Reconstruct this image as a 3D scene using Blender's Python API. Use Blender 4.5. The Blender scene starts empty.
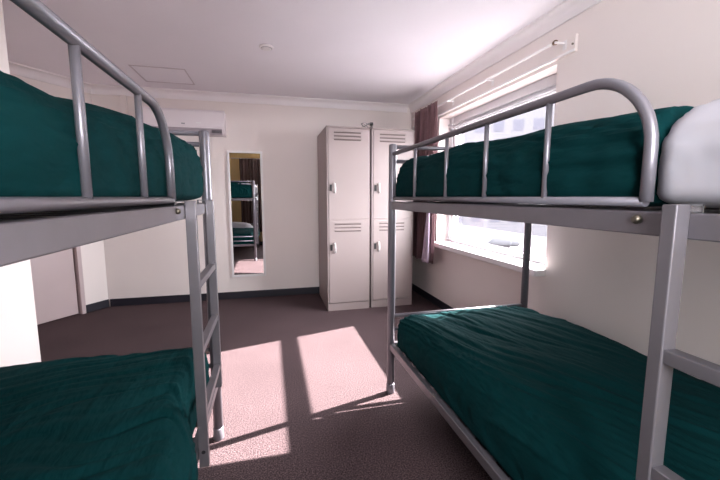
import bpy, bmesh, math, random
from math import sin, cos, pi, radians, atan2, sqrt
from mathutils import Vector, Matrix, noise

random.seed(7)
SC = bpy.context.scene
COL = SC.collection

# ------------------------------------------------------------------ materials
def lin(c):
    return tuple(((v/255)/12.92 if v/255 <= .04045 else ((v/255+.055)/1.055)**2.4) for v in c) + (1,)

def mat(name, rgb, rough=.6, metal=0.0, var=0.0, vscale=8.0, bump=0.0, bscale=60.0, sheen=0.0, stretch=(1, 1, 1), spec=None, coat=0.0):
    m = bpy.data.materials.new(name); m.use_nodes = True
    nt = m.node_tree; b = nt.nodes['Principled BSDF']
    col = rgb if len(rgb) == 4 else lin(rgb)
    b.inputs['Base Color'].default_value = col
    b.inputs['Roughness'].default_value = rough
    b.inputs['Metallic'].default_value = metal
    if spec is not None: b.inputs['Specular IOR Level'].default_value = spec
    if sheen: b.inputs['Sheen Weight'].default_value = sheen; b.inputs['Sheen Roughness'].default_value = .5
    if coat: b.inputs['Coat Weight'].default_value = coat
    tc = nt.nodes.new('ShaderNodeTexCoord'); mp = nt.nodes.new('ShaderNodeMapping')
    mp.inputs['Scale'].default_value = stretch
    nt.links.new(tc.outputs['Object'], mp.inputs['Vector'])
    n = nt.nodes.new('ShaderNodeTexNoise'); n.inputs['Scale'].default_value = vscale; n.inputs['Detail'].default_value = 4
    nt.links.new(mp.outputs['Vector'], n.inputs['Vector'])
    r = nt.nodes.new('ShaderNodeValToRGB')
    r.color_ramp.elements[0].position = .3; r.color_ramp.elements[1].position = .7
    r.color_ramp.elements[0].color = tuple(c*(1-var) for c in col[:3]) + (1,)
    r.color_ramp.elements[1].color = tuple(min(1, c*(1+var)) for c in col[:3]) + (1,)
    nt.links.new(n.outputs['Fac'], r.inputs['Fac']); nt.links.new(r.outputs['Color'], b.inputs['Base Color'])
    if bump:
        n2 = nt.nodes.new('ShaderNodeTexNoise'); n2.inputs['Scale'].default_value = bscale; n2.inputs['Detail'].default_value = 3
        nt.links.new(mp.outputs['Vector'], n2.inputs['Vector'])
        bp = nt.nodes.new('ShaderNodeBump'); bp.inputs['Strength'].default_value = bump; bp.inputs['Distance'].default_value = .01
        nt.links.new(n2.outputs['Fac'], bp.inputs['Height']); nt.links.new(bp.outputs['Normal'], b.inputs['Normal'])
    return m

M = {}
M['wall'] = mat('wall_paint', (229, 219, 215), .75, var=.015, vscale=2, bump=.05, bscale=180)
M['ceiling'] = mat('ceiling_paint', (240, 236, 241), .85, var=.01, vscale=2, bump=.04, bscale=120)
M['cornice'] = mat('cornice_paint', (236, 230, 231), .6, var=.01)
M['white'] = mat('white_paint', (232, 228, 228), .4, var=.01)
M['base'] = mat('skirting_rubber', (33, 31, 41), .45, var=.1)
M['metal'] = mat('silver_powdercoat', (122, 117, 122), .36, .6, var=.04, vscale=20)
M['tube'] = mat('silver_tube', (122, 118, 125), .36, .5, var=.03, vscale=20)
M['bolt'] = mat('zinc_bolt', (120, 112, 100), .35, .9)
M['rubber'] = mat('grey_plastic', (150, 148, 152), .5)
M['dark'] = mat('dark_plastic', (28, 26, 30), .5)
M['duvet'] = mat('teal_cotton', (.0018, .028, .030, 1), .9, var=.10, vscale=5, bump=.9, bscale=11, spec=.06, stretch=(2.6, .7, 1.6))
M['linen'] = mat('white_linen', (178, 175, 182), .8, var=.02, bump=.3, bscale=10, stretch=(1.6, .9, 1))
M['mattress'] = mat('mattress_ticking', (205, 200, 200), .9, var=.03)
M['locker'] = mat('locker_enamel', (148, 134, 132), .45, var=.015, vscale=3, bump=.02, bscale=200)
M['locker_dark'] = mat('locker_slot', (88, 74, 72), .7)
M['chrome'] = mat('chrome', (205, 203, 205), .2, .9)
M['handle'] = mat('handle_plastic', (220, 214, 214), .35)
M['door'] = mat('door_laminate', (190, 172, 172), .35, var=.03, vscale=3)
M['door_edge'] = mat('door_edge_timber', (95, 68, 60), .6)
M['curtain'] = mat('mauve_curtain', (106, 76, 79), .85, var=.2, vscale=14, sheen=.2, stretch=(1, 1, .1), bump=.15, bscale=60)
M['curtain_lining'] = mat('curtain_lining', (176, 160, 178), .85, var=.05)
M['curtain_brown'] = mat('brown_curtain', (96, 76, 70), .85, var=.12, vscale=14, stretch=(1, 1, .1))
M['aluminium'] = mat('window_aluminium', (214, 212, 216), .4, .1)
M['gasket'] = mat('window_gasket', (92, 84, 92), .6)
M['brass'] = mat('old_brass', (110, 84, 60), .4, .7)
M['lead'] = mat('vent_lead', (.03, .03, .033, 1), .8, spec=0)
M['wall_warm'] = mat('wall_paint_cream', (226, 200, 142), .75)
M['seam'] = mat('hatch_seam', (208, 199, 204), .8)
M['ac'] = mat('ac_plastic', (226, 217, 220), .4, var=.01)
M['ac_grille'] = mat('ac_grille', (168, 158, 164), .5)
M['badge'] = mat('grey_badge', (150, 146, 150), .4)
M['facade'] = mat('facade_render', (.044, .042, .046, 1), .9, spec=0, var=.03, vscale=1)
M['facade_glass'] = mat('facade_window', (.033, .032, .039, 1), .6, spec=0, var=.1)
M['roofing'] = mat('pale_roofing', (74, 71, 74), .9, spec=0, var=.04)
M['wire'] = mat('grey_wire', (120, 116, 116), .4, .6)

def carpet_mat():
    m = bpy.data.materials.new('carpet'); m.use_nodes = True
    nt = m.node_tree; b = nt.nodes['Principled BSDF']; b.inputs['Roughness'].default_value = .95
    b.inputs['Specular IOR Level'].default_value = .15
    tc = nt.nodes.new('ShaderNodeTexCoord')
    n = nt.nodes.new('ShaderNodeTexNoise'); n.inputs['Scale'].default_value = 150; n.inputs['Detail'].default_value = 3; n.inputs['Roughness'].default_value = .75
    n3 = nt.nodes.new('ShaderNodeTexNoise'); n3.inputs['Scale'].default_value = 2.2; n3.inputs['Detail'].default_value = 4
    for q in (n, n3): nt.links.new(tc.outputs['Object'], q.inputs['Vector'])
    r = nt.nodes.new('ShaderNodeValToRGB')
    r.color_ramp.elements[0].position = .40; r.color_ramp.elements[1].position = .68
    r.color_ramp.elements[0].color = (.017, .0085, .010, 1)
    r.color_ramp.elements[1].color = (.172, .119, .124, 1)
    nt.links.new(n.outputs['Fac'], r.inputs['Fac'])
    mx = nt.nodes.new('ShaderNodeMix'); mx.data_type = 'RGBA'; mx.blend_type = 'MULTIPLY'; mx.inputs['Factor'].default_value = 1
    r2 = nt.nodes.new('ShaderNodeValToRGB'); r2.color_ramp.elements[0].position = .3; r2.color_ramp.elements[1].position = .7
    r2.color_ramp.elements[0].color = (.88, .88, .88, 1); r2.color_ramp.elements[1].color = (1.05, 1.05, 1.05, 1)
    nt.links.new(n3.outputs['Fac'], r2.inputs['Fac'])
    nt.links.new(r.outputs['Color'], mx.inputs[6]); nt.links.new(r2.outputs['Color'], mx.inputs[7])
    nt.links.new(mx.outputs[2], b.inputs['Base Color'])
    bp = nt.nodes.new('ShaderNodeBump'); bp.inputs['Strength'].default_value = .5; bp.inputs['Distance'].default_value = .006
    nt.links.new(n.outputs['Fac'], bp.inputs['Height']); nt.links.new(bp.outputs['Normal'], b.inputs['Normal'])
    return m
M['carpet'] = carpet_mat()

def glass_mat():
    m = bpy.data.materials.new('window_glass'); m.use_nodes = True
    nt = m.node_tree; nt.nodes.clear()
    o = nt.nodes.new('ShaderNodeOutputMaterial'); mx = nt.nodes.new('ShaderNodeMixShader')
    t = nt.nodes.new('ShaderNodeBsdfTransparent'); t.inputs['Color'].default_value = (.96, .96, .97, 1)
    g = nt.nodes.new('ShaderNodeBsdfGlossy'); g.inputs['Roughness'].default_value = .02
    mx.inputs['Fac'].default_value = .05
    nt.links.new(t.outputs[0], mx.inputs[1]); nt.links.new(g.outputs[0], mx.inputs[2]); nt.links.new(mx.outputs[0], o.inputs['Surface'])
    return m
M['glass'] = glass_mat()
def mirror_mat():
    m = bpy.data.materials.new('mirror_silver'); m.use_nodes = True
    b = m.node_tree.nodes['Principled BSDF']
    b.inputs['Base Color'].default_value = (.9, .9, .9, 1); b.inputs['Metallic'].default_value = 1; b.inputs['Roughness'].default_value = .01
    return m
M['mirror'] = mirror_mat()

# ------------------------------------------------------------------ mesh building
ORIGIN = {}
def origin_of(o):
    return ORIGIN.get(o.name, Vector((0, 0, 0))) if o else Vector((0, 0, 0))

class MB:
    """collects shapes given in world coordinates, links them as one mesh object"""
    def __init__(s): s.bm = bmesh.new()
    def box(s, x0, x1, y0, y1, z0, z1, bev=0.0, rot=0.0, piv=None, seg=2):
        ret = bmesh.ops.create_cube(s.bm, size=1)
        vs = ret['verts']
        for v in vs:
            v.co = Vector(((x0+x1)/2 + v.co.x*(x1-x0), (y0+y1)/2 + v.co.y*(y1-y0), (z0+z1)/2 + v.co.z*(z1-z0)))
        if bev:
            es = list({e for v in vs for e in v.link_edges})
            r = bmesh.ops.bevel(s.bm, geom=es, offset=bev, segments=seg, affect='EDGES', profile=.5)
            vs = list({v for f in r['faces'] for v in f.verts} | {v for v in vs if v.is_valid})
        if rot:
            piv = Vector(piv); mt = Matrix.Translation(piv) @ Matrix.Rotation(rot, 4, 'Z') @ Matrix.Translation(-piv)
            for v in vs: v.co = mt @ v.co
        return s
    def tube(s, pts, r, seg=14, cap=True):
        pts = [Vector(p) for p in pts]
        t0 = (pts[1]-pts[0]).normalized()
        ref = Vector((0, 0, 1)) if abs(t0.z) < .9 else Vector((1, 0, 0))
        nrm = (ref - t0*ref.dot(t0)).normalized()
        rings = []
        for i, p in enumerate(pts):
            if i == 0: t = t0
            elif i == len(pts)-1: t = (pts[i]-pts[i-1]).normalized()
            else: t = ((pts[i+1]-pts[i]).normalized() + (pts[i]-pts[i-1]).normalized()).normalized()
            nrm = (nrm - t*nrm.dot(t)).normalized(); bn = t.cross(nrm)
            rr = r[i] if isinstance(r, (list, tuple)) else r
            rings.append([s.bm.verts.new(p + nrm*rr*cos(2*pi*k/seg) + bn*rr*sin(2*pi*k/seg)) for k in range(seg)])
        for a, b in zip(rings, rings[1:]):
            for k in range(seg):
                f = s.bm.faces.new((a[k], a[(k+1) % seg], b[(k+1) % seg], b[k])); f.smooth = True
        if cap:
            s.bm.faces.new(list(reversed(rings[0]))); s.bm.faces.new(rings[-1])
        return s
    def prism(s, prof, a, b, up=(0, 0, 1)):
        """profile of (out, up) pairs swept straight from a to b; out = up x direction"""
        a, b, up = Vector(a), Vector(b), Vector(up)
        d = (b-a).normalized(); out = up.cross(d).normalized()
        r0 = [s.bm.verts.new(a + out*o + up*u) for o, u in prof]
        r1 = [s.bm.verts.new(b + out*o + up*u) for o, u in prof]
        n = len(prof)
        for k in range(n): s.bm.faces.new((r0[k], r0[(k+1) % n], r1[(k+1) % n], r1[k]))
        s.bm.faces.new(list(reversed(r0))); s.bm.faces.new(r1)
        return s
    def build(s, name, m, parent=None, **kw):
        bmesh.ops.recalc_face_normals(s.bm, faces=s.bm.faces)
        og = origin_of(parent)
        for v in s.bm.verts: v.co -= og
        me = bpy.data.meshes.new(name); s.bm.to_mesh(me); s.bm.free()
        if m: me.materials.append(M[m])
        o = bpy.data.objects.new(name, me); COL.objects.link(o)
        ORIGIN[o.name] = og
        if parent: o.parent = parent
        for k, v in kw.items(): o[k] = v
        return o

def thing(name, label, cat, loc, group=None):
    o = bpy.data.objects.new(name, None); COL.objects.link(o)
    o.location = loc; o.empty_display_size = .1; ORIGIN[o.name] = Vector(loc)
    o['label'] = label; o['category'] = cat
    if group: o['group'] = group
    return o
def sub_empty(name, parent):
    o = bpy.data.objects.new(name, None); COL.objects.link(o); o.parent = parent; o.empty_display_size = .05
    ORIGIN[o.name] = origin_of(parent); return o
def tag(o, label, cat, group=None):
    o['label'] = label; o['category'] = cat
    if group: o['group'] = group
    return o
def recentre(o):
    """put a one-mesh thing's origin at the middle of its base"""
    me = o.data; xs = [v.co for v in me.vertices]
    c = Vector(((min(v.x for v in xs)+max(v.x for v in xs))/2, (min(v.y for v in xs)+max(v.y for v in xs))/2, min(v.z for v in xs)))
    for v in me.vertices: v.co -= c
    o.location = c; ORIGIN[o.name] = c
    return o
def struct(o, **kw):
    o['kind'] = 'structure'
    for k, v in kw.items(): o[k] = v
    return o
def arc(c, r, a0, a1, n, fn):
    return [fn(c[0]+r*cos(a0+(a1-a0)*i/n), c[1]+r*sin(a0+(a1-a0)*i/n)) for i in range(n+1)]

# ------------------------------------------------------------------ dimensions
XR, YB, ZC = 1.85, 4.615, 2.43          # right wall, back wall, ceiling
XL, YL = -1.34, 2.445                   # left wall plane and where it ends
YR = -.62                               # wall behind
T = .25
W0, W1, WZ0, WZ1 = 2.10, 3.80, .73, 2.11   # window opening
CRN = Vector((-1.82, YB, 0))            # back left corner
DD = Vector((-.57, -.822, 0)).normalized()   # direction of the angled door wall
DN = Vector((DD.y*-1, DD.x, 0)); DN = Vector((.822, -.57, 0)).normalized()  # faces the room
ANG = atan2(DD.y, DD.x)
XF = -3.1                               # far side of the entry recess

# ------------------------------------------------------------------ room shell
struct(MB().box(XF-.1, XR+T, YR-T, YB+.15, -.12, 0).build('floor', 'carpet'))
struct(MB().box(XF-.1, XR+T, YR-T, YB+.15, ZC, ZC+.12).build('ceiling', 'ceiling'))
struct(MB().box(XF-.1, XR+T, YB, YB+.15, 0, ZC).build('wall_back', 'wall'))
w = MB()
w.box(XR, XR+T, YR-T, W0, 0, ZC); w.box(XR, XR+T, W1, YB, 0, ZC)
w.box(XR, XR+T, W0, W1, 0, WZ0); w.box(XR, XR+T, W0, W1, WZ1, ZC)
struct(w.build('wall_right', 'wall'))
struct(MB().box(XF, XL, YR, YL, 0, ZC).build('wall_left', 'wall'))
struct(MB().box(XF-.1, XF, YR-T, YB, 0, ZC).build('wall_entry', 'wall'))
R0, R1, RZ0, RZ1 = -.25, .85, 1.0, 2.15    # unseen window behind the camera, opening sized for fill light
w = MB()
w.box(XF, R0, YR-T, YR, 0, ZC); w.box(R1, XR, YR-T, YR, 0, ZC)
w.box(R0, R1, YR-T, YR, 0, RZ0); w.box(R0, R1, YR-T, YR, RZ1, ZC)
struct(w.build('wall_rear', 'wall_warm'))
# angled wall with the door in it (s = distance from the back corner along DD, d = towards the room)
def ab(mb, s0, s1, d0, d1, z0, z1, bev=0):
    # local box: x along DD, y along DN ; rotate into place about the corner
    return mb.box(CRN.x+s0, CRN.x+s1, CRN.y+d0, CRN.y+d1, z0, z1, bev, ANG, (CRN.x, CRN.y, 0))
# rotating by ANG maps local +y to (-sin, cos) = away or towards the room; find the sign
LY = Vector((-sin(ANG), cos(ANG), 0)); SG = 1 if LY.dot(DN) > 0 else -1
def ang(mb, s0, s1, d0, d1, z0, z1, bev=0):
    a, b = sorted((SG*d0, SG*d1)); return ab(mb, s0, s1, a, b, z0, z1, bev)
S0, S1 = .295, 1.115       # door leaf
w = MB(); ang(w, -.2, S0-.03, -.12, 0, 0, ZC); ang(w, S1+.03, 1.75, -.12, 0, 0, ZC); ang(w, S0-.03, S1+.03, -.12, 0, 2.07, ZC)
struct(w.build('wall_angled', 'wall'))
dr = bpy.data.objects.new('door_1', None); COL.objects.link(dr); dr.location = CRN + DD*S0; ORIGIN['door_1'] = Vector(dr.location); struct(dr)
w = MB(); ang(w, S0+.004, S1, -.075, -.035, .008, 2.04, .002); w.build('door_leaf', 'door', dr)
w = MB(); ang(w, S0, S0+.006, -.076, -.034, .008, 2.04); w.build('door_edge', 'door_edge', dr, label='brown door edge')
w = MB(); ang(w, S0-.045, S0-.004, -.1, .012, 0, 2.085, .002); ang(w, S1+.004, S1+.045, -.1, .012, 0, 2.085, .002); ang(w, S0-.045, S1+.045, -.1, .012, 2.045, 2.085, .002)
w.build('door_frame', 'door', dr)
w = MB()
for p, q in ((0.055, 1.0),):
    pt = CRN + DD*(S1-.07) + DN*-.03
    w.tube([pt + Vector((0, 0, 1.0)), pt + DN*.05 + Vector((0, 0, 1.0)), pt + DN*.055 - DD*.1 + Vector((0, 0, 1.0))], .009)
w.build('door_handle', 'chrome', dr)

# baseboards
BH = .088
struct(MB().box(CRN.x+.02, XR, YB-.012, YB, 0, BH, .003).build('baseboard_back', 'base'))
struct(MB().box(XR-.012, XR, YR, YB-.012, 0, BH, .003).build('baseboard_right', 'base'))
w = MB(); ang(w, .0, S0-.047, 0, .012, 0, BH, .003); ang(w, S1+.047, 1.7, 0, .012, 0, BH, .003); struct(w.build('baseboard_angled', 'base'))
w = MB(); w.box(XL, XL+.012, YR, YL, 0, BH, .003); w.box(XF, XL+.012, YL, YL+.012, 0, BH, .003); struct(w.build('baseboard_left', 'base'))
struct(MB().box(XL+.013, XR-.013, YR, YR+.012, 0, BH, .003).build('baseboard_rear', 'base'))
# cove cornices
CP = [(0, 0), (.012, 0), (.016, .012)] + [(.068-.05*cos(t*pi/16), .012+.05*sin(t*pi/16)) for t in range(1, 8)] + [(.072, .064), (.075, .074), (0, .074)]
CP = [(a*1.12, b*1.15) for a, b in CP]
ZB = ZC-.0742*1.15
def cornice(name, a, b): struct(MB().prism(CP, a, b).build(name, 'cornice'))
# out = up x direction must face the room
cornice('trim_1', (XR-.07, YB, ZB), (CRN.x-.02, YB, ZB))       # back  (direction -x -> out = -y)
cornice('trim_2', (XR, YR, ZB), (XR, YB, ZB))              # right (direction +y -> out = -x)
cornice('trim_3', CRN+Vector((0, 0, ZB)), CRN+DD*1.72+Vector((0, 0, ZB)))
cornice('trim_4', (XL, YL, ZB), (XL, YR, ZB))
cornice('trim_5', (XF, YL, ZB), (XL+.07, YL, ZB)) if False else None
cornice('trim_6', (XL, YR, ZB), (XR-.07, YR, ZB))

# ------------------------------------------------------------------ window in the right wall
wn = bpy.data.objects.new('window_1', None); COL.objects.link(wn); wn.location = (XR+T, (W0+W1)/2, WZ0); ORIGIN['window_1'] = Vector(wn.location); struct(wn)
FX0, FX1 = XR+.125, XR+.195
G0, G1 = 2.118, 3.66                   # glazing edges
GZ0, GZM0, GZM1, GZ1 = .80, 1.362, 1.432, 1.985
w = MB()
w.box(FX0, FX1, W0-.02, G0, WZ0, WZ1, .004); w.box(FX0, FX1, G1, W1, WZ0, WZ1, .004)
w.box(FX0, FX1, G0-.01, G1+.01, WZ0, GZ0, .004); w.box(FX0, FX1, G0-.01, G1+.01, GZ1, WZ1, .004)
w.box(FX0, FX1, G0-.01, G1+.01, GZM0, GZM1, .004)
for a, b in ((GZ0, GZM0), (GZM1, GZ1)):   # stepped sash rim
    pass
w.box(FX0-.02, FX0+.01, W0, W1, GZ1+.045, GZ1+.06, .002); w.box(FX0-.014, FX0+.01, W0, W1, GZ1+.012, GZ1+.024, .002)
w.box(FX0-.014, FX0+.01, W0, W1, GZ0-.03, GZ0-.018, .002)
w.box(FX0-.014, FX0+.01, G1+.05, G1+.064, WZ0, WZ1, .002)
w.build('window_frame', 'aluminium', wn)
w = MB()
for a, b in ((GZ0, GZM0), (GZM1, GZ1)):
    w.box(FX0+.028, FX0+.042, G0-.002, G0+.006, a, b); w.box(FX0+.028, FX0+.042, G1-.006, G1+.002, a, b)
    w.box(FX0+.028, FX0+.042, G0, G1, a-.002, a+.006); w.box(FX0+.028, FX0+.042, G0, G1, b-.011, b+.002)
w.build('window_gasket', 'gasket', wn)
MB().box(FX0+.032, FX0+.038, G0, G1, GZ0, GZM0).build('pane', 'glass', wn)
MB().box(FX0+.032, FX0+.038, G0, G1, GZM1, GZ1).build('pane', 'glass', wn)
MB().box(XR-.09, FX0+.01, W0-.012, W1-.002, WZ0-.03, WZ0+.02, .01, seg=3).build('window_sill', 'white', wn)
# rear window, unseen behind the mirrored curtain, added to fill the room with daylight
rw = bpy.data.objects.new('fill_window', None); COL.objects.link(rw); rw.location = ((R0+R1)/2, YR-T, RZ0); ORIGIN['fill_window'] = Vector(rw.location); struct(rw)
w = MB(); y0, y1 = YR-.2, YR-.14
w.box(R0, R0+.06, y0, y1, RZ0, RZ1, .004); w.box(R1-.06, R1, y0, y1, RZ0, RZ1, .004)
w.box(R0, R1, y0, y1, RZ0, RZ0+.06, .004); w.box(R0, R1, y0, y1, RZ1-.06, RZ1, .004); w.box((R0+R1)/2-.03, (R0+R1)/2+.03, y0, y1, RZ0, RZ1, .004)
w.build('window_frame', 'aluminium', rw)
MB().box(R0+.05, R1-.05, YR-.173, YR-.167, RZ0+.05, RZ1-.05).build('pane', 'glass', rw)

# ------------------------------------------------------------------ curtain rail and curtains
cr = thing('curtain_rod', 'white curtain rod on a timber batten above the window', 'curtain rod', (XR, 3.2, 2.13))
MB().box(XR-.022, XR-.0005, 1.94, 4.5, 2.132, 2.235, .004).build('batten', 'wall', cr)
MB().box(XR-.032, XR-.0215, 1.935, 4.5, 2.130, 2.146, .004).build('batten_lip', 'white', cr, label='white lower lip of the batten')
MB().tube([(1.778, 2.06, 2.215), (1.778, 4.42, 2.215)], .009).build('rod', 'white', cr)
MB().tube([(1.778, 2.035, 2.215), (1.778, 2.045, 2.215), (1.778, 2.06, 2.215)], [.012, .016, .013]).build('finial', 'brass', cr, label='dark brass end cap')
for yy in (2.02, 2.78, 3.45):
    w = MB(); w.box(1.757, XR-.021, yy-.006 if yy > 2.1 else yy, yy+.006 if yy > 2.1 else yy+.012, 2.2, 2.212); w.box(XR-.026, XR-.0215, yy-.015, yy+.015, 2.165, 2.222, .002)
    w.build('bracket', 'white', cr)
MB().tube([(XR-.0225, 1.955, 2.178), (XR-.03, 1.955, 2.178)], .006).build('screw', 'bolt', cr)

def curtain(name, m, p0, p1, z0, z1, folds, amp, label, cat='curtain', flare=0.0, lining=None):
    """pleated cloth hung along p0-p1 (xy)"""
    p0, p1 = Vector(p0), Vector(p1); d = p1-p0; L = d.length; u = d/L; nrm = Vector((-u.y, u.x))
    bm = bmesh.new(); NU, NV = folds*14, 30
    rows = []
    for j in range(NV+1):
        v = j/NV; z = z1+(z0-z1)*v; row = []
        for i in range(NU+1):
            s = i/NU
            ph = s*folds*2*pi + .35*sin(3*v+s*7)
            a = amp*(.55+.45*min(1, v*4))*(.75+.35*sin(s*17+1.3))
            off = a*sin(ph) + .012*noise.noise(Vector((s*6, v*3, 2)))
            along = s*L + .012*sin(2*ph)*min(1, v*5) + flare*v*(s-.5)
            zz = z + .008*noise.noise(Vector((s*9, 0, 4)))*(1 if j == NV else .3)
            if j == 0: zz += .006*sin(ph*2)
            row.append(bm.verts.new(Vector((p0.x+u.x*along+nrm.x*off, p0.y+u.y*along+nrm.y*off, zz))))
        rows.append(row)
    for j in range(NV):
        for i in range(NU):
            f = bm.faces.new((rows[j][i], rows[j][i+1], rows[j+1][i+1], rows[j+1][i])); f.smooth = True
    me = bpy.data.meshes.new(name); bm.to_mesh(me); bm.free(); me.materials.append(M[m])
    o = bpy.data.objects.new(name, me); COL.objects.link(o); recentre(o)
    md = o.modifiers.new('thick', 'SOLIDIFY'); md.thickness = .003; md.offset = 0
    if label: tag(o, label, cat)
    return o
cu = curtain('curtain', 'curtain', (1.715, 4.18), (1.715, 3.585), .525, 2.238, 7, .042, 'short mauve brown curtain gathered beside the window, behind the lockers', flare=.02)
# pale lining of the leading edge turned towards the room
bm = bmesh.new(); rows = []
for j in range(21):
    v = j/20; row = []
    for i in range(9):
        s = i/8; wd = .05+.16*v**1.3
        row.append(bm.verts.new(Vector((1.664-.012*sin(s*pi*2)-.012*v, 3.595-.02*v + wd*s*.9, 1.35-.82*v+.01*sin(s*6)))))
    rows.append(row)
for j in range(20):
    for i in range(8):
        f = bm.faces.new((rows[j][i], rows[j][i+1], rows[j+1][i+1], rows[j+1][i])); f.smooth = True
og = ORIGIN[cu.name]
for v in bm.verts: v.co -= og
me = bpy.data.meshes.new('lining'); bm.to_mesh(me); bm.free(); me.materials.append(M['curtain_lining'])
ln = bpy.data.objects.new('lining', me); COL.objects.link(ln); ln.parent = cu; ln['label'] = 'pale lilac lining turned outwards'
md = ln.modifiers.new('thick', 'SOLIDIFY'); md.thickness = .003
curtain('curtain', 'curtain_brown', (-.70, YR+.145), (-.02, YR+.145), .35, 2.2, 9, .032, 'long brown curtain seen in the wall mirror')
rr = thing('curtain_rod', 'bare curtain rod on the wall behind the left bunk head', 'curtain rod', (.2, YR, 2.2))
MB().tube([(-.9, YR+.085, 2.21), (1.4, YR+.085, 2.21)], .01).build('rod', 'white', rr)
for xx in (-.88, 1.38): MB().box(xx-.006, xx+.006, YR+.0005, YR+.085, 2.2, 2.215).build('bracket', 'white', rr)

# ------------------------------------------------------------------ bunk beds
RZ, RZT = 1.176, 1.222
LZ0, LZ1 = .296, .336       # lower side rail
BZ = 1.2405                 # bottom bar of the guard       # upper side rail
def bunk(label, xf, xb, yfoot, yhead, gstart, gend, bars, lad, lad_low, gtop, foot_bars, rungs):
    """xf = x of the room-side posts, xb = wall-side posts; lad = y of the two ladder stringers"""
    sx = 1 if xb > xf else -1            # from room side to wall side
    root = thing('bunk_bed', label, 'bunk bed', ((xf+xb)/2, (yfoot+yhead)/2, 0), 'silver metal bunk beds')
    for x in (xf, xb):
        for y in (yfoot, yhead):
            p = MB().tube([(x, y, .03), (x, y, 1.548), (x, y, 1.557), (x, y, 1.562)], [.0235, .0235, .021, .014], 20).build('post', 'tube', root)
            MB().tube([(x, y, 0.0), (x, y, .005), (x, y, .06), (x, y, .064)], [.024, .0265, .0265, .0245], 20).build('foot_cap', 'tube', p)
    ya, yb_ = min(yfoot, yhead), max(yfoot, yhead)
    for x, o in ((xf, 1), (xb, -1)):
        MB().box(x-.014, x+.014, ya, yb_, RZ, RZT, .003).build('side_rail', 'metal', root)
        MB().box(x-.014, x+.014, ya, yb_, LZ0, LZ1, .003).build('side_rail', 'metal', root)
    xa, xc = min(xf, xb), max(xf, xb)
    for y in (yfoot, yhead):
        for z0, z1 in ((RZ, RZT), (LZ0, LZ1)):
            MB().box(xa, xc, y-.014, y+.014, z0, z1, .003).build('end_rail', 'metal', root)
        for z in (foot_bars if y == yfoot else [1.545, 1.45, .58, .45]):
            MB().tube([(xa, y, z), (xc, y, z)], .0115).build('end_bar', 'tube', root)
    MB().tube([((xa+xc)/2, yfoot, RZT), ((xa+xc)/2, yfoot, 1.545)], .009).build('end_bar', 'tube', root)
    for z in (RZ+.014, .3):
        w = MB()
        n = 16
        for i in range(n):
            y = ya+.06+(yb_-ya-.12)*i/(n-1)
            w.box(xa+.01, xc-.01, y-.025, y+.025, z, z+.014)
        w.build('slat_base', 'metal', root)
    # room-side guard: hoop with a rounded corner at the ladder end, and its bars
    s = 1 if gend > gstart else -1
    R = .155
    xg = xf
    pts = [(xg, gstart - s*.012, gtop)]
    pts += [(xg, gend-s*R, gtop)]
    for i in range(1, 13):
        a = pi/2*i/12
        pts.append((xg, gend-s*R+s*R*sin(a), gtop-R+R*cos(a)))
    pts.append((xg, gend, BZ))
    g = MB().tube(pts, .0118, 16).build('guard_rail', 'tube', root)
    MB().tube([(xg, gstart, BZ), (xg, gend, BZ)], .0098).build('lower_bar', 'tube', g)
    for y in bars:
        MB().tube([(xg, y, BZ), (xg, y, gtop)], .0078).build('bar', 'tube', g)
    # wall-side guard
    g2 = MB().tube([(xb, ya, 1.50), (xb, yb_, 1.50)], .0115).build('guard_rail', 'tube', root)
    for i in range(1, 6): MB().tube([(xb, ya+(yb_-ya)*i/6, 1.232), (xb, ya+(yb_-ya)*i/6, 1.50)], .0088).build('bar', 'tube', g2)
    # rail bolts
    yb = gend + s*-.012 if False else gend + (.002 if s < 0 else -.012)
    for y in (yb,):
        MB().tube([(xf-sx*.013, y, 1.206), (xf-sx*.02, y, 1.206), (xf-sx*.026, y, 1.206)], [.0095, .009, .005]).build('bolt', 'bolt', root)
    # ladder hung on the room side
    ld = sub_empty('ladder', root)
    x0, x1 = sorted((xf-sx*.0145, xf-sx*.048))
    for y, zb in zip(lad, lad_low):
        st = MB().box(x0, x1, y-.0125, y+.0125, zb, 1.237, .0025).build('stringer', 'metal', ld)
    for y in lad:
        h0, h1 = sorted((xf-sx*.0145, xf+sx*.017))
        w = MB(); w.box(h0, h1, y-.011, y+.011, 1.2335, 1.2375); w.box(*sorted((xf+sx*.0145, xf+sx*.018)), y-.011, y+.011, 1.19, 1.2375)
        ye = y+.0126*(1 if y == min(lad) else 1)
        w.tube([((x0+x1)/2, y+.012, 1.22), ((x0+x1)/2, y+.019, 1.22)], .0055)
        w.build('hook', 'chrome', ld)
    y0, y1 = sorted(lad)
    for z in rungs:
        MB().box(x0+.004, x1-.002, y0+.012, y1-.012, z-.013, z+.013, .002).build('rung', 'metal', ld)
    MB().tube([((x0+x1)/2, lad[0]-.0115, min(lad_low)+.06), ((x0+x1)/2, lad[0]-.0135, min(lad_low)+.06)], .007).build('bolt_hole', 'dark', ld)
    return root

LXF, LXB, LYF, LYH = -.29, -1.245, 1.88, -.28
RXF, RXB, RYF, RYH = .722, 1.69, 2.092, -.08
bunk('silver metal bunk bed along the left wall, its ladder at the foot end', LXF, LXB, LYF, LYH, LYH+.02, 1.225,
     [-.19, .11, .40, .69, .975], [1.335, 1.735], [.265, .36], 1.495, [1.545, 1.495, .485, .40], (.94, .70, .462))
bunk('silver metal bunk bed along the right wall under the window', RXF, RXB, RYF, RYH, RYF-.035, .562,
     [RYF-.036, 1.745, 1.408, 1.122, .838], [.484, .15], [.29, .29], 1.502, [1.545, 1.46, .508, .42], (.965, .737, .505))

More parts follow.
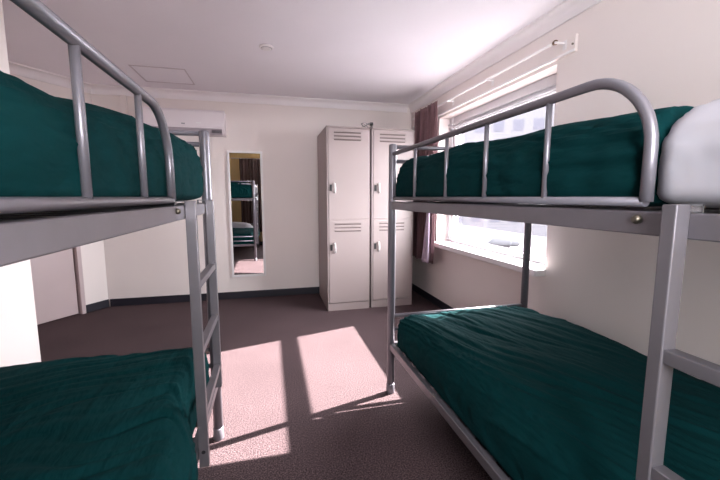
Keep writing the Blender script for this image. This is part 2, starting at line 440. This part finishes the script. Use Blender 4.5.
# ------------------------------------------------------------------ bedding
def soft(name, m, x0, x1, y0, y1, z0, z1, rad, crown=.03, n=(90, 150, 14), lump=.012, fold=.007, seed=0.0, fdir=(.25, 1.0), ffreq=16.0, shape=None, p=2.3):
    """a rounded body of cloth: cube surface -> rounded box -> crowned, lumped and creased"""
    x0, x1 = sorted((x0, x1))
    hx, hy, hz = (x1-x0)/2, (y1-y0)/2, (z1-z0)/2; c = Vector(((x0+x1)/2, (y0+y1)/2, (z0+z1)/2))
    rx, ry, rz = rad
    bm = bmesh.new(); idx = {}
    nx, ny, nz = n
    def vert(i, j, k):
        key = (i, j, k)
        if key in idx: return idx[key]
        q = Vector((-1+2*i/nx, -1+2*j/ny, -1+2*k/nz))
        P = [q.x*hx, q.y*hy, q.z*hz]; H = (hx, hy, hz); RR = (rx, ry, rz)
        cc = [max(-(H[a]-RR[a]), min(H[a]-RR[a], P[a])) for a in range(3)]
        if P[2] < -(hz-min(rz, .03)): RRz = min(rz, .03)
        else: RRz = rz
        cc[2] = max(-(hz-min(rz, .03)), min(hz-rz, P[2]))
        d = [(P[0]-cc[0])/rx, (P[1]-cc[1])/ry, (P[2]-cc[2])/RRz]
        ln = (abs(d[0])**p+abs(d[1])**p+abs(d[2])**p)**(1/p)
        if ln > 1e-9 and max(abs(t) for t in d) > 1e-6:
            d = [t/ln for t in d]
        o = Vector((cc[0]+d[0]*rx, cc[1]+d[1]*ry, cc[2]+d[2]*RRz))
        tz = max(0, (o.z+hz)/(2*hz))
        o.z += crown*(1-(o.x/hx)**2)*(1-(o.y/hy)**4)*tz
        if shape: o = shape(o, hx, hy, hz)
        v = bm.verts.new(o+c); idx[key] = v
        return v
    def quad(a, b, cc, d):
        f = bm.faces.new((vert(*a), vert(*b), vert(*cc), vert(*d))); f.smooth = True
    for i in range(nx):
        for j in range(ny):
            quad((i, j, nz), (i+1, j, nz), (i+1, j+1, nz), (i, j+1, nz)); quad((i, j, 0), (i, j+1, 0), (i+1, j+1, 0), (i+1, j, 0))
    for i in range(nx):
        for k in range(nz):
            quad((i, 0, k), (i+1, 0, k), (i+1, 0, k+1), (i, 0, k+1)); quad((i, ny, k), (i, ny, k+1), (i+1, ny, k+1), (i+1, ny, k))
    for j in range(ny):
        for k in range(nz):
            quad((0, j, k), (0, j, k+1), (0, j+1, k+1), (0, j+1, k)); quad((nx, j, k), (nx, j+1, k), (nx, j+1, k+1), (nx, j, k+1))
    bmesh.ops.recalc_face_normals(bm, faces=bm.faces); bm.normal_update()
    f = Vector((fdir[0], fdir[1])).normalized(); g = Vector((-f.y, f.x))
    disp = {}
    for v in bm.verts:
        P = v.co; t = max(0.0, min(1.0, (P.z-z0)/(z1-z0)))
        w_ = noise.noise(Vector((P.x*1.7, P.y*1.7, P.z*1.7+seed)))
        a = P.x*f.x+P.y*f.y; b = P.x*g.x+P.y*g.y + .10*w_ + .05*noise.noise(Vector((P.x*4, P.y*2.3, seed+3)))
        side = 1-abs(v.normal.z)
        b += P.z*.9*side
        n1 = noise.noise(Vector((a*1.9, b*ffreq, seed+P.z*2)))
        n2 = noise.noise(Vector((a*3.1+5, b*ffreq*1.9, seed+9+P.z*2)))
        mask = max(0, min(1, .55+1.1*noise.noise(Vector((P.x*2.1, P.y*1.6, seed+20)))))
        crease = (1-min(1, abs(n1)*3.2))**2
        d = lump*noise.noise(Vector((P.x*3, P.y*2.2, seed+P.z*3)))*1.6 + fold*(.9*n1+.45*n2) - fold*1.1*crease*mask
        # vertical gathers where the cloth hangs down the sides
        if side > .4:
            d += .006*noise.noise(Vector((P.x*16, P.y*13, P.z*3+seed)))*side
        if v.normal.z < -.5: d = 0
        disp[v] = v.normal*d*(.35+.65*t)
    for v, d in disp.items(): v.co += d
    me = bpy.data.meshes.new(name); bm.to_mesh(me); bm.free(); me.materials.append(M[m])
    o = bpy.data.objects.new(name, me); COL.objects.link(o); recentre(o)
    return o

def tilt(o, hx, hy, hz):
    o.z += .074*(o.y/hy)*max(0, (o.z+hz)/(2*hz)); return o
def tilt2(o, hx, hy, hz):
    o.z += .022*(o.y/hy)*max(0, (o.z+hz)/(2*hz)); return o
def tilt3(o, hx, hy, hz):
    o.z -= .022*max(0, o.y/hy)**2*max(0, (o.z+hz)/(2*hz)); return o
def overhang(o, hx, hy, hz):
    # towards the head the cloth slips out over the side rail
    yc = (.36+LYF-.018)/2; y = o.y+yc; z = o.z+(.3165+.528)/2
    t = max(0, min(1, (1.42-y)/.35)); t = t*t*(3-2*t)
    u = max(0, min(1, (o.x/hx-.6)/.4)); q = max(0, min(1, (z-.30)/.1))
    o.x += .075*t*u
    if o.x > hx-.012 and t > .02 and z < .40: o.z += (.40-z)*.85*min(1, t*2)
    return o
GD = 'teal green duvets'
tag(soft('duvet', 'duvet', RXF+.005, RXB-.05, .545, RYF+.026, 1.2285, 1.445, (.15, .07, .15), .028, shape=tilt2, n=(100, 170, 18), p=2.6, seed=1.3, fold=.010, lump=.014, ffreq=20),
    'teal green duvet on the upper bunk of the right bed, beside the white pillow', 'duvet', GD)
tag(soft('duvet', 'duvet', LXF-.010, LXB+.04, -.1, LYF+.03, 1.2285, 1.452, (.17, .07, .16), .03, n=(100, 190, 18), p=2.6, shape=tilt, seed=4.1, ffreq=20, fold=.009, lump=.014),
    'teal green duvet on the upper bunk of the left bed, near the ceiling hatch', 'duvet', GD)
tag(soft('duvet', 'duvet', RXF+.016, RXB-.01, .15, RYF-.016, .3165, .548, (.11, .07, .16), .035, n=(120, 200, 18), p=2.6, shape=tilt3, seed=7.7, fold=.011, lump=.013, fdir=(-.35, 1), ffreq=24),
    'teal green duvet on the lower right bunk, with a sunlit patch at its foot', 'duvet', GD)
tag(soft('duvet', 'duvet', LXF-.018, LXB+.03, .36, LYF-.018, .3165, .528, (.09, .06, .1), .02, n=(120, 160, 18), shape=overhang, p=2.6, seed=11.2, fold=.010, lump=.009, fdir=(1, .3), ffreq=18),
    'dark teal duvet on the lower bunk of the left bed, behind the ladder', 'duvet', GD)
def pil(o, hx, hy, hz): return o
GP = 'white pillows'
tag(soft('pillow', 'linen', RXF+.014, RXB-.12, -.04, .592, 1.2285, 1.422, (.11, .065, .11), .03, n=(60, 50, 14), seed=3.3, fold=.003, lump=.005, fdir=(1, .2), ffreq=9),
    'plump white pillow at the head of the upper right bunk', 'pillow', GP)
tag(soft('pillow', 'linen', LXB+.12, LXF-.09, -.22, .40, .3165, .60, (.25, .2, .15), .05, n=(50, 44, 14), seed=5.3, fold=.005, lump=.012, fdir=(1, .2), ffreq=9),
    'white pillow at the head of the lower left bunk, seen in the mirror', 'pillow', GP)

# ------------------------------------------------------------------ lockers
def locker(label, x0, x1, y0, y1, h):
    root = thing('locker', label, 'locker', ((x0+x1)/2, (y0+y1)/2, 0), 'two-door metal lockers')
    w = MB()
    t = .014
    w.box(x0, x0+t, y0, y1, 0, h, .002); w.box(x1-t, x1, y0, y1, 0, h, .002)
    w.box(x0+t, x1-t, y1-.012, y1, 0, h); w.box(x0, x1, y0, y1, h-.016, h, .002)
    w.box(x0+t, x1-t, y0+.003, y1-.012, .0, .082); w.box(x0+t, x1-t, y0+.003, y1-.012, .995, 1.02)
    w.build('body', 'locker', root)
    for z0, z1 in ((.09, 1.003), (1.012, h-.02)):
        dx0, dx1 = x0+.018, x1-.016
        d = MB().box(dx0, dx1, y0-.004, y0+.016, z0, z1, .003).build('locker_door', 'locker', root)
        w = MB()
        cx = (dx0+dx1)/2-.012
        for i in range(3):
            zz = z1-.045-.037*i
            w.box(cx-.145, cx+.145, y0-.006, y0-.0035, zz-.008, zz+.006, .001)
        w.build('vent_slots', 'locker_dark', d, label='three dark horizontal vent slots')
        w = MB()
        for i in range(3):
            zz = z1-.045-.037*i
            w.prism([(0, 0), (.012, -.006), (.012, -.008), (0, -.004)], (cx+.15, y0-.0035, zz+.011), (cx-.15, y0-.0035, zz+.011))
        w.build('vent_hoods', 'locker', d)
        zc = z0+(z1-z0)*(.575 if z0 > .5 else .655)
        if z0 > .5: zc = z0+.335
        else: zc = z0+.615
        MB().box(dx0+.012, dx0+.036, y0-.012, y0-.0035, zc-.032, zc+.032, .004).build('lock', 'dark', d, label='dark lock plate')
        hx = dx0+.06
        w = MB(); w.tube([(hx, y0-.004, zc+.045), (hx, y0-.022, zc+.042), (hx+.003, y0-.03, zc+.01), (hx+.006, y0-.03, zc-.02), (hx+.006, y0-.02, zc-.05), (hx+.006, y0-.004, zc-.052)], [.009, .011, .009, .008, .009, .008], 10)
        w.build('handle', 'handle', d, label='pale pull handle')
    return root
LY0, LY1, LH = 3.835, 4.55, 1.985
locker('beige two-door metal locker nearest the wall mirror', .594, 1.064, LY0, LY1, LH)
locker('beige two-door metal locker nearest the curtain, partly behind the bed post', 1.088, 1.578, LY0+.01, LY1+.01, LH)
# bundle of wire on the lockers
wb = thing('wire_bundle', 'small tangle of grey wire with a black plug on top of the lockers', 'wire', (1.08, 3.98, LH))
w = MB(); pts = []
for i in range(60):
    a = i/59*2*pi*3.2
    pts.append((.1+.965+.055*cos(a)+.01*sin(a*2.3), 3.97+.03*sin(a), LH+.036+.032*sin(a*1.31+.6)))
w.tube(pts, .0035, 8); w.build('wire', 'wire', wb)
w = MB(); w.box(1.10, 1.135, 3.95, 3.975, LH+.045, LH+.078, .005); w.build('plug', 'dark', wb, label='black plug')
w = MB(); w.tube([(1.115, 3.962, LH+.05), (1.13, 3.96, LH+.03), (1.125, 3.955, LH+.003), (1.10, 3.96, LH+.004)], .0035, 8); w.build('lead', 'wire', wb)

# ------------------------------------------------------------------ mirror
mr = thing('wall_mirror', 'tall narrow white-framed mirror on the back wall', 'mirror', (-.266, YB-.015, .288))
mx0, mx1, mz0, mz1 = -.468, -.066, .275, 1.79
w = MB(); fy0, fy1 = YB-.032, YB-.001
w.box(mx0, mx0+.026, fy0, fy1, mz0, mz1, .004); w.box(mx1-.026, mx1, fy0, fy1, mz0, mz1, .004)
w.box(mx0+.02, mx1-.02, fy0, fy1, mz0, mz0+.026, .004); w.box(mx0+.02, mx1-.02, fy0, fy1, mz1-.026, mz1, .004)
w.build('frame', 'white', mr)
MB().box(mx0+.024, mx1-.024, YB-.02, YB-.012, mz0+.024, mz1-.024).build('mirror_glass', 'mirror', mr)

# ------------------------------------------------------------------ air conditioner
ax0, ax1, ay0, az0, az1 = -1.285, -.462, YB-.2, 1.945, 2.205
ac = thing('air_conditioner', 'white split air conditioner high on the back wall', 'air conditioner', ((ax0+ax1)/2, YB-.1, az0))
w = MB()
prof = [(0, .0), (.155, .0), (.165, .006), (.198, .055), (.2, .07), (.2, az1-az0-.03), (.185, az1-az0-.006), (.17, az1-az0), (0, az1-az0)]
w.prism(prof, (ax1, YB-.0005, az0), (ax0, YB-.0005, az0)); w.build('body', 'ac', ac)
MB().box(ax0+.012, ax1-.012, ay0-.006, ay0+.004, az0+.072, az1-.022, .004).build('front_panel', 'ac', ac)
w = MB()
w.prism([(.148, -.004), (.166, .002), (.2, .052), (.203, .058), (.196, .06), (.15, .003)], (ax1-.03, YB, az0), (ax0+.03, YB, az0)); w.build('vent_flap', 'ac_grille', ac, label='grey vent flap')
w = MB()
for i in range(9):
    x = ax1-.035-.012*i; w.box(x-.002, x+.002, ay0+.004, ay0+.05, az0+.012, az0+.05, .0005)
w.build('louvre', 'gasket', ac)
MB().box(-.905, -.868, ay0-.0075, ay0-.0055, az0+.092, az0+.106, .001).build('badge', 'badge', ac, label='small grey maker badge')
MB().box(-.755, -.705, ay0-.0075, ay0-.0055, az0+.106, az0+.12, .001).build('display', 'white', ac)
pc = MB().box(-1.535, -1.475, YB-.045, YB-.0005, 1.955, ZB-.001, .006)
pc.box(-1.48, ax0-.001, YB-.044, YB-.0005, 1.96, 2.015, .006)
o = pc.build('pipe_cover', 'wall'); recentre(o); tag(o, 'cream pipe trunking on the back wall beside the air conditioner', 'trunking')

# ------------------------------------------------------------------ ceiling fittings
hx0, hx1, hy0, hy1 = -1.195, -.725, 3.82, 4.3
w = MB(); f = .012
w.box(hx0, hx1, hy0, hy0+f, ZC-.006, ZC, .001); w.box(hx0, hx1, hy1-f, hy1, ZC-.006, ZC, .001); w.box(hx0, hx0+f, hy0+f, hy1-f, ZC-.006, ZC, .001); w.box(hx1-f, hx1, hy0+f, hy1-f, ZC-.006, ZC, .001)
h = thing('ceiling_hatch', 'white square access hatch in the ceiling', 'hatch', ((hx0+hx1)/2, (hy0+hy1)/2, ZC))
w.build('hatch_frame', 'seam', h)
MB().box(hx0+f+.004, hx1-f-.004, hy0+f+.004, hy1-f-.004, ZC-.003, ZC).build('hatch_panel', 'ceiling', h)
sd = thing('smoke_detector', 'small round white fitting on the ceiling', 'detector', (.012, 3.12, ZC))
MB().tube([(.012, 3.12, ZC-.0005), (.012, 3.12, ZC-.008), (.012, 3.12, ZC-.012)], [.055, .055, .05], 28).build('base', 'white', sd)
MB().tube([(.012, 3.12, ZC-.012), (.012, 3.12, ZC-.017), (.012, 3.12, ZC-.02)], [.042, .038, .022], 28).build('cap', 'white', sd)
MB().tube([(.012, 3.12, ZC-.0125), (.012, 3.12, ZC-.0155)], [.0425, .0415], 28).build('vent_ring', 'badge', sd)

# ------------------------------------------------------------------ outside
struct(MB().box(2.15, 120, -60, 120, -9.2, -9).build('ground_outside', 'roofing'))
struct(MB().box(2.6, 11, 3.2, 22, -.6, -.4, .02).build('roof_outside', 'roofing'))
rv = thing('roof_vent', 'grey round vent on the pale flat roof outside the window', 'vent', (6.2, 8.6, -.4))
MB().tube([(6.2, 8.6, -.4), (6.2, 8.6, -.05)], .16, 20).build('pipe', 'roofing', rv)
MB().tube([(6.2, 8.6, -.05), (6.2, 8.6, .0), (6.2, 8.6, .1), (6.2, 8.6, .16)], [.38, .42, .32, .08], 24).build('cowl', 'lead', rv)
bd = thing('office_building', 'pale office building with rows of small windows outside the window', 'building', (28, 36, -9))
bc = Vector((25, 36, 0)); u = Vector((.86, -.51, 0)).normalized(); ba = atan2(u.y, u.x)
def bbox_(mb, s0, s1, d0, d1, z0, z1): mb.box(bc.x+s0, bc.x+s1, bc.y+d0, bc.y+d1, z0, z1, 0, ba, (bc.x, bc.y, 0))
w = MB(); bbox_(w, -24, 9, 0, 10, -9, 19); w.build('facade', 'facade', bd)
for r_ in range(8):
    for c_ in range(16):
        w = MB(); s = -22.8+c_*2.0; z = -1.6+r_*2.5
        bbox_(w, s, s+1.0, -.03, .02, z, z+1.15); w.build('window', 'facade_glass', bd)

# ------------------------------------------------------------------ light
wd = bpy.data.worlds.new('sky'); SC.world = wd; wd.use_nodes = True
nt = wd.node_tree; bg = nt.nodes['Background']
bg.inputs['Color'].default_value = (.96, .97, 1.0, 1); bg.inputs['Strength'].default_value = 19.0
sun = bpy.data.lights.new('sun', 'SUN'); sun.energy = 36; sun.angle = radians(.6); sun.color = (1, .94, .9)
so = bpy.data.objects.new('sun', sun); COL.objects.link(so)
k = .744; to_sun = Vector((1, .267, k)).normalized()
so.rotation_euler = to_sun.to_track_quat('Z', 'Y').to_euler()
so.location = (8, 4, 6)
def portal(name, loc, rot, sx, sy):
    l = bpy.data.lights.new(name, 'AREA'); l.shape = 'RECTANGLE'; l.size = sx; l.size_y = sy; l.cycles.is_portal = True
    o = bpy.data.objects.new(name, l); COL.objects.link(o); o.location = loc; o.rotation_euler = rot; return o
portal('window_portal', (XR+T+.02, (W0+W1)/2, (WZ0+WZ1)/2), (0, radians(90), 0), WZ1-WZ0, W1-W0)
portal('rear_fill_portal', ((R0+R1)/2, YR-T-.02, (RZ0+RZ1)/2), (radians(90), 0, 0), R1-R0, RZ1-RZ0)  # portal for the added fill window

# ------------------------------------------------------------------ camera
F_PX, YAW, PITCH = 362.4, radians(13.976), radians(6.789)
cam = bpy.data.cameras.new('camera'); cam.sensor_width = 36; cam.lens = F_PX/720*36; cam.clip_start = .02
co = bpy.data.objects.new('camera', cam); COL.objects.link(co)
Fv = Vector((sin(YAW)*cos(PITCH), cos(YAW)*cos(PITCH), -sin(PITCH))); Rv = Vector((cos(YAW), -sin(YAW), 0)); Uv = Rv.cross(Fv)
co.matrix_world = Matrix(((Rv.x, Uv.x, -Fv.x, 0), (Rv.y, Uv.y, -Fv.y, 0), (Rv.z, Uv.z, -Fv.z, 1.25), (0, 0, 0, 1)))
SC.camera = co
SC.view_settings.view_transform = 'Standard'; SC.view_settings.look = 'None'; SC.view_settings.gamma = 1
SC.view_settings.use_curve_mapping = False; SC.view_settings.exposure = 0.95
cy = SC.cycles
cy.use_denoising = True; cy.max_bounces = 12; cy.diffuse_bounces = 8; cy.transparent_max_bounces = 16
cy.sample_clamp_indirect = 8; cy.caustics_reflective = False; cy.caustics_refractive = False
